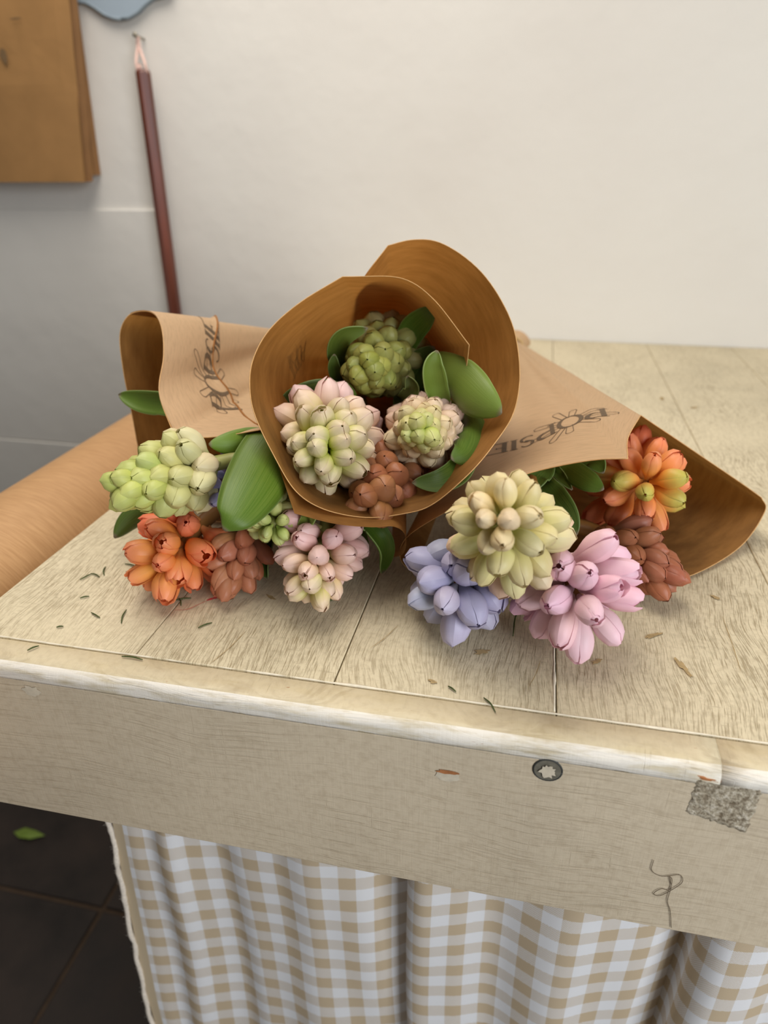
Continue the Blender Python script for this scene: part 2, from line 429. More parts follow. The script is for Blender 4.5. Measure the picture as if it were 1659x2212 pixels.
def patch(name, corners, mat, n=9, rough=0.0007, yoff=0.0010, jag=0.06, seed=2):
    """a raised rough-edged quad on the front board"""
    R = random.Random(seed); vs, fs = [], []
    q = [PY(x, y, YF) for x, y in corners]
    for i in range(n + 1):
        for j in range(n + 1):
            u, v = i / n, j / n
            if i in (0, n): v += R.uniform(-jag, jag) / 2
            p = (q[0] * (1 - u) + q[1] * u) * (1 - v) + (q[3] * (1 - u) + q[2] * u) * v
            e = min(i, n - i, j, n - j)
            if e == 0: p += Vector((R.uniform(-1, 1), 0, R.uniform(-1, 1))) * .0008
            vs.append(p + Vector((0, -(0.0002 if e == 0 else yoff + R.uniform(-rough, rough)), 0)))
    for i in range(n):
        for j in range(n): a = i * (n + 1) + j; fs.append((a, a + 1, a + n + 2, a + n + 1))
    return mobj(name, vs, fs, mat, tb)
patch('glue_patch', [(1508, 1678), (1648, 1700), (1612, 1800), (1482, 1752)], M_PATCH, 22, 0.0004, 0.0007)
patch('paint_chip', [(1506, 1673), (1570, 1684), (1570, 1690), (1506, 1680)], M_CHIP, 6, 0.0002, 0.0011, 0.4, 4)
# red pastel scuff on the boards
def decal(name, pts, mat, wid, z=0.0006):
    path = catmull([PZ(x, y, z) for x, y in pts], 6); vs, fs = [], []
    R = random.Random(len(pts)); n = len(path)
    for i, p in enumerate(path):
        d = (path[min(i + 1, n - 1)] - path[max(0, i - 1)]).normalized(); s = Vector((-d.y, d.x, 0))
        ww = wid * (0.25 + 0.75 * math.sin(math.pi * min(1, max(0, i / (n - 1)))) ** .6) * R.uniform(.6, 1.2)
        vs += [p + s * ww, p - s * ww]
    fs = [(2 * i, 2 * i + 1, 2 * i + 3, 2 * i + 2) for i in range(n - 1)]
    return mobj(name, vs, fs, mat, tb)
decal('pastel_mark', [(446, 1297), (462, 1292), (482, 1287)], M_RED, 0.0013)
decal('pastel_mark', [(375, 1318), (405, 1316), (430, 1305), (446, 1298)], plain('faint_pastel', lin(206, 148, 126), 0.85, 0.1), 0.0005)

for a_, b_ in (((453, 1434), (530, 1364)), ((1143, 1482), (1168, 1425)), ((1560, 1330), (1600, 1450)), ((860, 1350), (800, 1400))):
    decal('scratch', [a_, ((a_[0] + b_[0]) / 2 + 2, (a_[1] + b_[1]) / 2 + 2), b_], M_STAIN, 0.00028, 0.0007)
for k, (x, y, r, q) in enumerate(((585, 1290, .005, .35), (1040, 1408, .0055, .5), (935, 1472, .0028, .6), (1290, 1428, .0045, .4), (1412, 1372, .0075, .3), (1476, 1440, .009, .25), (1545, 1290, .004, .5), (1215, 1375, .003, .7), (1500, 880, .007, .4), (1430, 860, .009, .3))):
    c = PZ(x, y, .00048); R = random.Random(k); an = R.uniform(0, 3.1); vs = [c]
    for i in range(16):
        t = 2 * math.pi * i / 16; e = R.uniform(.45, 1.1); u_, v_ = math.cos(t) * r * e, math.sin(t) * r * q * e
        vs.append(c + Vector((u_ * math.cos(an) - v_ * math.sin(an), u_ * math.sin(an) + v_ * math.cos(an), 0)))
    mobj('stain', vs, [(0, i + 1, (i + 1) % 16 + 1) for i in range(16)], M_STAIN, tb)
def ridge(p, q, n, r):
    path = [p.lerp(q, i / n) + Vector((noise.noise(Vector((i * .7, p.x * 9, 1))) * .0003, noise.noise(Vector((i * .7, p.x * 9, 7))) * .0003, -.0003)) for i in range(n + 1)]
    tube('paint_ridge', path, lambda t: r * (.45 + .9 * abs(noise.noise(Vector((t * n * .3, p.x * 5, 4))))), M_RIDGE, tb, 5)
ridge(Vector((XL, .2795, Z0)), Vector((XR, .2795, Z0)), 160, .0009)
ridge(Vector((.0265, .281, Z0)), Vector((.0265, .62, Z0)), 70, .0010)

# ------------------------------------------------------------------ gingham curtain under the table
def curtain():
    # plan of the cloth: arc-length sampled from a hand-laid path (x, y)
    plan = [(-0.286, 0.300), (-0.270, 0.302), (-0.255, 0.306), (-0.238, 0.299), (-0.222, 0.305), (-0.200, 0.311), (-0.178, 0.303),
            (-0.150, 0.306), (-0.122, 0.301), (-0.095, 0.305), (-0.070, 0.312), (-0.052, 0.322), (-0.058, 0.330), (-0.052, 0.318), (-0.051, 0.301), (-0.038, 0.294),
            (-0.018, 0.300), (0.004, 0.308), (0.030, 0.302), (0.062, 0.300), (0.092, 0.306), (0.118, 0.314), (0.136, 0.326), (0.131, 0.334), (0.138, 0.320), (0.139, 0.302), (0.152, 0.293),
            (0.175, 0.300), (0.205, 0.310), (0.24, 0.302), (0.28, 0.310), (0.33, 0.302), (0.38, 0.312), (0.43, 0.303), (0.5, 0.311), (0.57, 0.303), (0.64, 0.311), (0.72, 0.303)]
    path = catmull([Vector((x, y, 0)) for x, y in plan], 7)
    s = [0.0]
    for a, b in zip(path, path[1:]): s.append(s[-1] + (b - a).length)
    vs, fs, uv = [], [], []; nz = 46; zt, zb = 0.80, 0.06
    for i, p in enumerate(path):
        for j in range(nz + 1):
            f = j / nz; z = lerp(zt, zb, f)
            sway = 0.010 * noise.noise(Vector((p.x * 7, z * 3.5, 2))) * (0.4 + f)
            dy = 0.0055 * noise.noise(Vector((p.x * 26, z * 6, 5))) + 0.012 * f * noise.noise(Vector((p.x * 11, 4, z * 2)))
            edge = max(0, 1 - (p.x + 0.286) / 0.06)
            vs.append(Vector((p.x + sway - edge * 0.004 * math.sin(z * 14), 0.013 + p.y + dy, z)))
            uv.append((s[i], zt - z + 0.004 * noise.noise(Vector((p.x * 10, 3, 3)))))
    for i in range(len(path) - 1):
        for j in range(nz): a = i * (nz + 1) + j; fs.append((a, a + 1, a + nz + 2, a + nz + 1))
    return vs, fs, uv, nz
cv, cf, cuv, nz = curtain()
ct = empty('gingham_curtain', (-0.05, 0.31, 0.06))
tag(ct, 'beige and white gingham cloth curtain hanging below the table front', 'curtain')
mobj('cloth', cv, cf, M_GING, ct, cuv)
R = random.Random(4)
ed = catmull([cv[j] + Vector((-.0022 + R.uniform(-.0012, .0012), -.0005 + R.uniform(-.001, .001), 0)) for j in range(nz + 1)], 3)
tube('frayed_edge', ed, lambda t: 0.0022 + 0.0009 * noise.noise(Vector((t * 160, 0, 0))), M_FRAY, ct, 7)
fv, ff = [], []
for k in range(420):                         # loose fibres of the frayed edge
    p = ed[R.randrange(len(ed))] + Vector((-.001, 0, R.uniform(-.004, .004)))
    d = Vector((-R.uniform(.001, .0042), R.uniform(-.002, .002), R.uniform(-.002, .002))); n0 = len(fv)
    s_ = Vector((0, 0, .00022)); fv += [p - s_, p + s_, p + d]; ff.append((n0, n0 + 1, n0 + 2))
tag(mobj('fringe', fv, ff, M_FRAY, ct), kind='stuff')
box('curtain_rail', -0.284, 0.72, 0.325, 0.333, 0.785, 0.800, M_METAL, ct)

# ------------------------------------------------------------------ on the wall
def bag(name, right_top, right_bot, width, yf, yb, ztop, mat, label):
    """flat folded paper carrier bag: front panel, side gusset, folded bottom flap"""
    xt, zt = right_top; xb, zb = right_bot
    root = empty(name, ((xt + xb) / 2 - width / 2, yb, zb)); tag(root, label, 'bag')
    ax = Vector((xb - xt, 0, zb - zt)).normalized(); le = (zt - zb)
    lat = Vector((-abs(ax.z), 0, -ax.x * (-1 if ax.z < 0 else 1))).normalized()
    lat = Vector((ax.z, 0, -ax.x)).normalized()
    lat = Vector((-1, 0, 0))
    P0 = Vector((xb, 0, zb)); L = (ztop - zb) / abs(ax.z); up = -ax
    def q(u, v, y): return P0 + lat * (u * width) + up * (v * L) + Vector((0, y, 0))
    n, m = 12, 24; vs, fs = [], []
    for side, (y, s) in enumerate(((yf, -1), (yb, 1))):
        for i in range(n + 1):
            for j in range(m + 1):
                u, v = i / n, j / m
                b = math.sin(math.pi * u) ** .6 * (0.3 + 0.7 * math.sin(math.pi * min(1, v + .25))) * 0.006
                crk = 0.0016 * noise.noise(Vector((u * 5, v * 9, side * 7 + yf)))
                vs.append(q(u, v, y + (crk - b if side == 0 else 0)))
    W = (n + 1) * (m + 1)
    for i in range(n):
        for j in range(m):
            a = i * (m + 1) + j; fs.append((a, a + 1, a + m + 2, a + m + 1)); fs.append((W + a, W + a + m + 1, W + a + m + 2, W + a + 1))
    for i in range(n): a = i * (m + 1); fs.append((a, a + m + 1, W + a + m + 1, W + a)); b = a + m; fs.append((b, W + b, W + b + m + 1, b + m + 1))
    mobj('front_panel', vs, fs, mat, root, smooth=False)
    # pleated gusset on the right side
    ym = (yf + yb) / 2; gv = []
    for v in (0.0, 0.5, 1.0): gv += [q(-0.002, v, yf), q(0.035, v, ym), q(-0.002, v, yb)]
    mobj('gusset', gv, [(0, 1, 4, 3), (1, 2, 5, 4), (3, 4, 7, 6), (4, 5, 8, 7)], M_BAGD, root, smooth=False)
    # bottom flap folded up against the front
    fh = 0.115 / L; vs = []; m2 = 6; fs = []
    for i in range(n + 1):
        for j in range(m2 + 1):
            u, v = i / n, fh * j / m2
            b = math.sin(math.pi * u) ** .6 * (0.3 + 0.7 * math.sin(math.pi * min(1, v + .25))) * 0.006
            vs.append(q(u, v, yf - b - 0.0035 + 0.0016 * noise.noise(Vector((u * 5, v * 9, yf)))))
    for i in range(n):
        for j in range(m2): a = i * (m2 + 1) + j; fs.append((a, a + 1, a + m2 + 2, a + m2 + 1))
    mobj('bottom_flap', vs, fs, mat, root, smooth=True)
    return root, q
b1, q1 = bag('paper_bag', (-0.666, 1.354), (-0.692, 1.120), 0.26, 1.060, 1.078, 1.56, M_BAG, 'brown paper bag hanging in front, larger of the two at the left')
b2, q2 = bag('paper_bag', (-0.680, 1.354), (-0.690, 1.129), 0.24, 1.082, 1.100, 1.56, M_BAG, 'brown paper bag hanging behind another bag, only its right edge showing')
mk = PY(8, 122, 1.0515)
mobj('printed_mark', *disc(mk, 0.0055, 0.0, 10, 0.009, 0.2, 5), M_INKT, b1)
mk = PY(33, 40, 1.0515)
mobj('printed_mark', *disc(mk, 0.009, 0.0, 10, 0.0012, 0.2, 6), M_INKT, b1)
hk = empty('wall_hook', (-0.8, 1.1, 1.55)); tag(hk, 'steel wall hook that the brown paper bags hang from', 'hook')
tube('hook_rod', [Vector((-0.8, 1.11, 1.545)), Vector((-0.8, 1.045, 1.545)), Vector((-0.8, 1.04, 1.56))], 0.004, M_METAL, hk)

def plaque():
    c = -0.6115; root = empty('wall_plaque', (c, 1.1, 1.327)); tag(root, 'blue-grey scalloped plaque fixed high on the white wall', 'sign')
    half = [(0.0, 1.3275), (0.012, 1.3285), (0.026, 1.3335), (0.040, 1.3425), (0.052, 1.3485), (0.064, 1.3500), (0.076, 1.3530), (0.082, 1.360), (0.080, 1.372),
            (0.088, 1.384), (0.090, 1.41), (0.088, 1.44), (0.080, 1.452), (0.082, 1.464), (0.076, 1.471), (0.064, 1.474), (0.052, 1.4755), (0.040, 1.4815), (0.026, 1.4905), (0.012, 1.4955), (0.0, 1.4965)]
    loop = [(c + x, z) for x, z in half] + [(c - x, z) for x, z in half[-2:0:-1]]
    n = len(loop); vs = [Vector((x, 1.094, z)) for x, z in loop] + [Vector((x, 1.1035, z)) for x, z in loop]
    fs = [tuple(range(n)), tuple(range(2 * n - 1, n - 1, -1))] + [(i, i + n, (i + 1) % n + n, (i + 1) % n) for i in range(n)]
    mobj('plate', vs, fs, M_SIGN, root, smooth=False)
    tube('rim', [Vector((x, 1.094, z)) for x, z in loop + loop[:1]], 0.0022, M_SIGNE, root, 6)
plaque()

st = empty('wooden_stick', (-0.5965, 1.07, 0.70)); tag(st, 'dark red-brown wooden stick hanging on the white wall from a pink cord', 'stick')
p0 = PY(308, 150, 1.072); p1 = PY(379, 680, 1.072); dd = (p1 - p0).normalized()
v, f = tube_data([p0, p0 + dd * .004, p0 + dd * .25, p0 + dd * .47], lambda t: 0.0085 if t < .01 else 0.0102, 6)
mobj('shaft', v, f, M_STICK, st, smooth=False)
hookp = PY(298, 84, 1.085)
tube('hanging_cord', catmull([p0 + Vector((-.006, 0, -.010)), p0 + Vector((-.0065, -.004, .006)), hookp + Vector((-.002, -.002, -.012)), hookp + Vector((0, 0, .003)), hookp + Vector((.002, -.002, -.012)), p0 + Vector((.007, -.004, .006)), p0 + Vector((.006, 0, -.010))], 5), 0.0022, M_CORD, st, 7)
v, f = tube_data(catmull([hookp + Vector((-.003, -.001, -.03)), hookp + Vector((.001, -.003, -.045)), p0 + Vector((-.004, -.003, .004))], 4), 0.0028, 7); mobj('cord_knot', v, f, M_CORD, st)
nl = empty('wall_nail', hookp + Vector((0, .018, 0))); tag(nl, 'small steel nail in the wall holding the pink cord', 'nail')
tube('shank', [hookp + Vector((0, .022, .001)), hookp + Vector((0, -.006, .004))], 0.0016, M_METAL, nl, 8)
tube('head', [hookp + Vector((0, -.006, .004)), hookp + Vector((0, -.008, .004))], 0.0034, M_METAL, nl, 10)

# ------------------------------------------------------------------ kraft paper roll beside the table
r_ = 0.062; xc = XL - 0.012 - r_
d = ray(0, 1065); d2 = Vector((d.x, d.z)).normalized()     # sight line touching the top of the roll, in the x-z section
nrm = Vector((d2.y, -d2.x)); nrm = nrm if nrm.y < 0 else -nrm
# centre = cam + s*d2 + nrm*r_ with x = xc
s_ = (xc - nrm.x * r_) / d2.x
zc = CAM.z + s_ * d2.y + nrm.y * r_
rl = empty('paper_roll', (xc, 0.5, zc - r_)); tag(rl, 'large roll of brown kraft wrapping paper along the table side', 'paper roll')
def cyl(name, x, z, y0, y1, r, mat, parent, n=64, ny=12):
    path = [Vector((x, lerp(y0, y1, k / ny), z)) for k in range(ny + 1)]
    v, f = tube_data(path, r, n); o = mobj(name, v, f, mat, parent); return o
cyl('paper', xc, zc, 0.06, 0.98, r_, M_ROLL, rl)
cyl('core', xc, zc, 0.02, 1.02, 0.020, M_BAGD, rl, 24, 4)
for y in (0.42, 0.92):
    box('bracket', xc - .05, XL, y - .008, y + .008, zc - r_ - .012, zc - r_, M_METAL, rl)

# ------------------------------------------------------------------ paper wraps
def spline_rim(spec, n=7):
    """rim spec: (px,py,t) or (px,py,'z',h), 'c' last = corner"""
    segs, cur = [], []
    for s in spec:
        corner = s[-1] == 'c'; s = s[:-1] if corner else s
        cur.append(pt(s))
        if corner and len(cur) > 1: segs.append(cur); cur = [cur[-1]]
    if len(cur) > 1: segs.append(cur)
    out = []
    for k, g in enumerate(segs):
        c = catmull(g, n); out += c if k == 0 else c[1:]
    return out
def loft(rim, neck, nrad, nv=34, grow=0.0, bulge=0.0, skirt=0.028, wr=0.0012, seed=0, gather=1.0, fan=None):
    """sheet from the rim down to the tied neck and out into a short skirt; returns verts, faces, uv, grid rows"""
    cen = sum(rim, Vector()) / len(rim); ax = (neck - cen).normalized()
    grid = []; arc = 0.0; vs, uv = [], []
    for i, q in enumerate(rim):
        if i: arc += (q - rim[i - 1]).length
        rel = q - cen; rad = rel - ax * rel.dot(ax); rad = rad.normalized() if rad.length > 1e-6 else Vector((0, 0, 1))
        nr = nrad + grow * i
        N = neck + rad * nr; L = (N - q).length; row = []
        for j in range(nv + 1):
            f = j / nv
            p = q.lerp(N, f)
            p += rad * (bulge * math.sin(math.pi * f) * 0.5)
            k = wr * (0.25 + gather * f * (1 - f) * 3)
            p += rad * (k * noise.noise(Vector((i * 0.16 + seed * 9, f * 3, seed))) + k * .6 * gather * f * math.sin(i * .9 + seed))
            row.append(len(vs)); vs.append(p); uv.append((arc * (1 - f * .8), L * f))
        if skirt:
            for j in range(1, 7):
                f = j / 6
                p = N + ax * (skirt * f) + rad * (0.011 * f * (1 + .3 * math.sin(i * .22 + seed)))
                p.z = max(p.z, Z0 + .003)
                row.append(len(vs)); vs.append(p); uv.append((arc * .2, L + skirt * f))
        grid.append(row)
    fs = []
    for a, b in zip(grid, grid[1:]):
        for j in range(len(a) - 1): fs.append((a[j], a[j + 1], b[j + 1], b[j]))
    return vs, fs, uv, grid
def outward(vs, fs, cen, neck):
    """flip faces if most normals point at the cone axis"""
    ax = (neck - cen).normalized(); s = 0
    for f in fs[::7]:
        a, b, c = vs[f[0]], vs[f[1]], vs[f[2]]; n = (b - a).cross(c - a); m = (a + c) / 2
        r = m - cen; r = r - ax * r.dot(ax); s += 1 if n.dot(r) > 0 else -1
    return [tuple(reversed(f)) for f in fs] if s < 0 else fs
def wrap(name, label, rim_spec, neck, nrad, mat, **kw):
    rim = spline_rim(rim_spec); base = Vector((neck.x, neck.y, Z0))
    root = empty(name, base); tag(root, label, 'paper wrap', 'kraft paper flower wraps')
    vs, fs, uv, grid = loft(rim, neck, nrad, **kw)
    for v in vs: v.z = max(v.z, Z0 + 0.0022)
    cen = sum(rim, Vector()) / len(rim); fs = outward(vs, fs, cen, neck)
    mobj('sheet', vs, fs, mat, root, uv)
    ax = (neck - cen).normalized(); a = ax.orthogonal().normalized(); b = ax.cross(a); path = []
    for k in range(73):
        th = 2 * math.pi * k / 18; path.append(neck + ax * (0.004 * k / 72 - .002) + (a * math.cos(th) + b * math.sin(th)) * (nrad + .0028))
    tube('twine', path, 0.0012, M_TWINE, root, 6)
    tube('cut_edge', [Vector((v.x, v.y, max(v.z, Z0 + .0026))) for v in [vs[g_[0]] for g_ in grid]], 0.00032, M_CUT, root, 5)
    return dict(root=root, rim=rim, vs=vs, fs=fs, grid=grid, cen=cen, neck=neck, ax=ax, bvh=BVHTree.FromPolygons(vs, fs))

NECK_L = PT(705, 748, 0.80); NECK_C = PT(845, 772, 0.74); NECK_R = PT(1104, 757, 0.90)
rim_C = [(742, 680, .60), (786, 600, .475), (838, 531, .463, 'c'), (895, 518, .464), (960, 528, .461), (1040, 588, .456), (1096, 675, .45), (1118, 750, .445),
         (1122, 830, .438), (1106, 900, .43), (1062, 966, .42), (1002, 1035, .412), (930, 1092, .408), (870, 1110, .406), (790, 1118, .402), (700, 1100, .398),
         (640, 1062, .398), (600, 1000, .402), (560, 920, .407), (540, 850, .416), (546, 780, .426), (582, 712, .436), (652, 651, .443), (740, 598, .448, 'c'),
         (785, 597, .449), (870, 602, .447), (940, 650, .444), (1013, 745, .438, 'c'), (1006, 800, .455), (988, 850, .48)]
W_C = wrap('paper_wrap', 'brown paper cone facing the viewer, upper middle of the three wraps', rim_C, NECK_C, 0.015, M_PAPER_C, seed=1, grow=0.00002)
rim_L = [(345, 1118, 'z', .003), (318, 1060, .545), (302, 985, .538), (285, 895, .532), (266, 800, .528), (259, 725, .522), (274, 685, .516), (305, 672, .51), (336, 681, .50), (351, 718, .49),
         (353, 775, .477), (344, 850, .462), (375, 937, .445, 'c'), (450, 945, .438), (555, 930, .436), (650, 915, .45), (720, 960, .475), (735, 1050, 'z', .03), (690, 1110, 'z', .006), (560, 1128, 'z', .003), (430, 1125, 'z', .003)]
W_L = wrap('paper_wrap', 'brown paper wrap arching over orange and lime hyacinths, leftmost of the three', rim_L, NECK_L, 0.014, M_PAPER, seed=2, wr=0.001)
rim_R = [(895, 1240, 'z', .003), (868, 1214, 'z', .012), (866, 1182, 'z', .028), (896, 1146, 'z', .047), (1000, 1086, 'z', .066), (1080, 1050, 'z', .073), (1150, 1020, 'z', .078), (1270, 995, 'z', .087),
         (1356, 991, 'z', .091, 'c'), (1357, 945, 'z', .096), (1384, 897, 'z', .100, 'c'), (1500, 975, 'z', .068), (1600, 1043, 'z', .044), (1645, 1075, 'z', .037, 'c'), (1652, 1105, 'z', .026), (1600, 1180, 'z', .007),
         (1500, 1240, 'z', .003), (1400, 1265, 'z', .003), (1300, 1255, 'z', .003), (1150, 1240, 'z', .003), (1000, 1240, 'z', .003)]
def on_cone(px, known, neck, cen):
    """point on the sight line of px lying on the cone (apex neck) through the known rim points"""
    ax = (cen - neck).normalized(); a = ax.orthogonal().normalized(); b = ax.cross(a)
    def pol(p):
        r = p - neck; h = r.dot(ax); u, v = r.dot(a), r.dot(b); return math.atan2(v, u), math.hypot(u, v) / h
    ref = pol(known[len(known) // 2])[0]
    wrapa = lambda t: (t - ref + math.pi) % (2 * math.pi) - math.pi
    ks = sorted((wrapa(pol(p)[0]), pol(p)[1]) for p in known)
    def rho(t):                                   # Lagrange through the known points
        out = 0.0
        for i, (xi, yi) in enumerate(ks):
            l_ = yi
            for j, (xj, _) in enumerate(ks):
                if i != j: l_ *= (t - xj) / (xi - xj)
            out += l_
        return out
    best = None
    for k in range(400):
        t = .34 + k * .0006; p = PT(px[0], px[1], t); an, r = pol(p); e = abs(r - rho(wrapa(an)))
        if best is None or e < best[0]: best = (e, t)
    return best[1]
_cen = PZ(1180, 1120, .04)
_kn = [PZ(1080, 1050, .073), PZ(1200, 1008, .083), PZ(1384, 897, .100)]
_t1, _t2, _t3 = (on_cone(q, _kn, NECK_R, _cen) for q in ((1356, 991), (1357, 945), (1275, 995)))
rim_R[7] = (1275, 995, _t3); rim_R[8] = (1356, 991, _t1, 'c'); rim_R[9] = (1357, 945, _t2)
W_R = wrap('paper_wrap', 'brown paper wrap opening toward pink and cream hyacinths, rightmost of the three', rim_R, NECK_R, 0.014, M_PAPER, seed=3, wr=0.001)

# outer lip of the middle wrap
lip = spline_rim([(588, 965, .415), (606, 1020, .405), (636, 1109, .394, 'c'), (720, 1131, .392), (800, 1139, .394), (852, 1138, .400), (876, 1158, .415), (872, 1195, .435), (845, 1205, .452)])
vs, fs, uv, g = loft(lip, NECK_C - Vector((0, 0, .004)), 0.019, skirt=0, seed=5, wr=.0008)
fs = outward(vs, fs, W_C['cen'], NECK_C)
mobj('outer_flap', vs, fs, M_PAPER_C, W_C['root'], uv)
# second sheet edge lying on the left wrap: the printed flap is a layer over the rear sheet
def to_px(p):
    c = ROT.transposed() @ (p - CAM); return CX - F * c.x / c.z, CY + F * c.y / c.z
def edge_at(W, i, curve):
    """fraction along row i where the sheet meets the second sheet's edge"""
    prev = None
    for j in range(35):
        x, y = to_px(W['vs'][W['grid'][i][j]]); d_ = None
        for (xa, ya), (xb, yb) in zip(curve, curve[1:]):
            if ya <= y <= yb: d_ = x - lerp(xa, xb, (y - ya) / (yb - ya))
        if d_ is None and y > curve[-1][1]: d_ = x - curve[-1][0]
        if d_ is not None and d_ >= 0:
            f = j - 1 + prev / (prev - d_) if prev is not None and j else j
            return max(.02, f / 34)
        if d_ is not None: prev = d_
    return None
def overlay(W, i0, i1, vmax, off, mat, name):
    g = W['grid']; vs, fs, uv = [], [], []; nv = 26; ax = W['ax']
    for k, i in enumerate(range(i0, i1)):
        vm = vmax(i); row = g[i][:35]
        rel = W['rim'][i] - W['cen']; rad = (rel - ax * rel.dot(ax)).normalized()
        for j in range(nv + 1):
            f = vm * j / nv * 34; a = int(f); fr = f - a
            p = W['vs'][row[a]].lerp(W['vs'][row[min(a + 1, 34)]], fr)
            e = max(0, (j / nv - .86) / .14)
            tow = (W['vs'][row[0]] - W['vs'][row[6]]).normalized()
            vs.append(p + rad * (off * (0.25 + .75 * j / nv) + 0.0026 * math.sin(e * 2.2)) + tow * (.0035 * e * e)); uv.append((k * .006, vm * j / nv * .35))
    n = nv + 1
    for k in range(i1 - i0 - 1):
        for j in range(nv): a = k * n + j; fs.append((a, a + 1, a + n + 1, a + n))
    fs = outward(vs, fs, W['cen'], W['neck'])
    o = mobj(name, vs, fs, mat, W['root'], uv); return vs, fs
cur = [(470, 640), (480, 695), (484, 715), (476, 745), (470, 775), (474, 815), (488, 850), (515, 893), (562, 937)]
vmx = {i: edge_at(W_L, i, cur) for i in range(44, 100)}
last = 0.16
for i in range(70, 43, -1):
    if vmx[i] is None: vmx[i] = last
    last = vmx[i]
for i in range(71, 100):
    if vmx[i] is None: vmx[i] = vmx[i - 1]
sm = {i: sum(vmx[min(99, max(44, i + k))] for k in range(-2, 3)) / 5 for i in vmx}
ov = overlay(W_L, 44, 100, lambda i: sm[i], 0.0030, M_PAPER, 'printed_flap')
tube('rolled_edge_shade', [ov[0][k * 27 + 25] for k in range(2, 55)], 0.0008, M_ROLLED_SHADE, W_L['root'], 6)  # dark tube: curled brown edge with the flap's shadow gap painted in
W_L['bvh2'] = BVHTree.FromPolygons(*ov)

# ------------------------------------------------------------------ print on the papers
def stroke(pts, n=None):
    """pts: (x, y, width) -> quads in 2D"""
    out = []
    P = [Vector((x, y)) for x, y, _ in pts]
    nn = len(P)
    for i, p in enumerate(P):
        d = P[min(i + 1, nn - 1)] - P[max(i - 1, 0)]
        d = d.normalized() if d.length else Vector((1, 0)); s = Vector((-d.y, d.x)) * pts[i][2] / 2
        out.append((p + s, p - s))
    return [(out[i][0], out[i][1], out[i + 1][1], out[i + 1][0]) for i in range(nn - 1)]
def arcp(cx, cy, rx, ry, a0, a1, wfun, n=18):
    return [(cx + rx * math.cos(a), cy + ry * math.sin(a), wfun(a)) for a in (math.radians(lerp(a0, a1, k / n)) for k in range(n + 1))]
def dense(x0, y0, x1, y1, w0, w1=None, n=8):
    w1 = w0 if w1 is None else w1
    return [(lerp(x0, x1, k / n), lerp(y0, y1, k / n), lerp(w0, w1, k / n)) for k in range(n + 1)]
def glyph(ch):
    S = []
    thin = .045
    if ch == 'P':
        S += [dense(.14, 0, .14, 1, .17), dense(-.02, .02, .30, .02, .04), dense(-.02, .98, .14, .98, .04),
              dense(.14, .98, .42, .98, thin), arcp(.42, .74, .26, .24, 90, -90, lambda a: thin + .13 * max(0, math.cos(a))), dense(.42, .50, .20, .50, thin)]; adv = .80
    elif ch == 'O':
        S += [arcp(.46, .5, .40, .50, 0, 360, lambda a: thin + .12 * abs(math.cos(a)) ** 1.5, 40)]; adv = .98
    elif ch == 'S':
        S += [arcp(.32, .745, .225, .235, 20, 250, lambda a: thin + .05 * max(0, -math.cos(a)), 18),
              dense(.245, .53, .42, .44, .15, .15, 4), arcp(.31, .255, .235, .235, 50, -160, lambda a: thin + .06 * max(0, math.cos(a)), 18)]; adv = .66
    elif ch == 'I':
        S += [dense(.14, 0, .14, 1, .17), dense(0, .02, .28, .02, .04), dense(0, .98, .28, .98, .04)]; adv = .34
    elif ch == 'E':
        S += [dense(.14, 0, .14, 1, .17), dense(0, .02, .56, .02, .05), dense(.14, .51, .42, .51, .045), dense(0, .98, .86, .98, .045),
              dense(.56, .0, .58, .16, .05), dense(.42, .44, .42, .58, .05), dense(.86, .99, .88, .86, .06)]; adv = .9
    return S, adv
def logo():
    """POPSIE with a daisy outline over its first O; unit cap height, origin at text start"""
    q = []; x = 0.0; oc = None
    for ch in 'POPSIE':
        S, adv = glyph(ch)
        if ch == 'O': oc = (x + .46, .5)
        for s in S: q += stroke([(a + x, b, w_) for a, b, w_ in s])
        x += adv
    for k in range(9):
        a = math.radians(12 + k * 40 + 7 * math.sin(k * 2.3)); L = 0.92 + 0.25 * math.sin(k * 1.7 + 1); r0 = .42
        dx, dy = math.cos(a), math.sin(a); hw = .13; pts = []
        for t in range(25):
            u = t / 24; s = (u * 2 if u < .5 else 2 - u * 2); side = -1 if u < .5 else 1
            wd = hw * (0.75 + .4 * s) if abs(u - .5) > .1 else hw * 1.1 * math.sin(math.pi / 2 * abs(u - .5) / .1)
            rr2 = r0 + L * min(1, s * 1.06 - (0.06 if s > .94 else 0) * 0)
            pts.append((oc[0] + dx * rr2 - dy * wd * side, oc[1] + dy * rr2 + dx * wd * side, .026))
        q += stroke(pts)
    return q, x
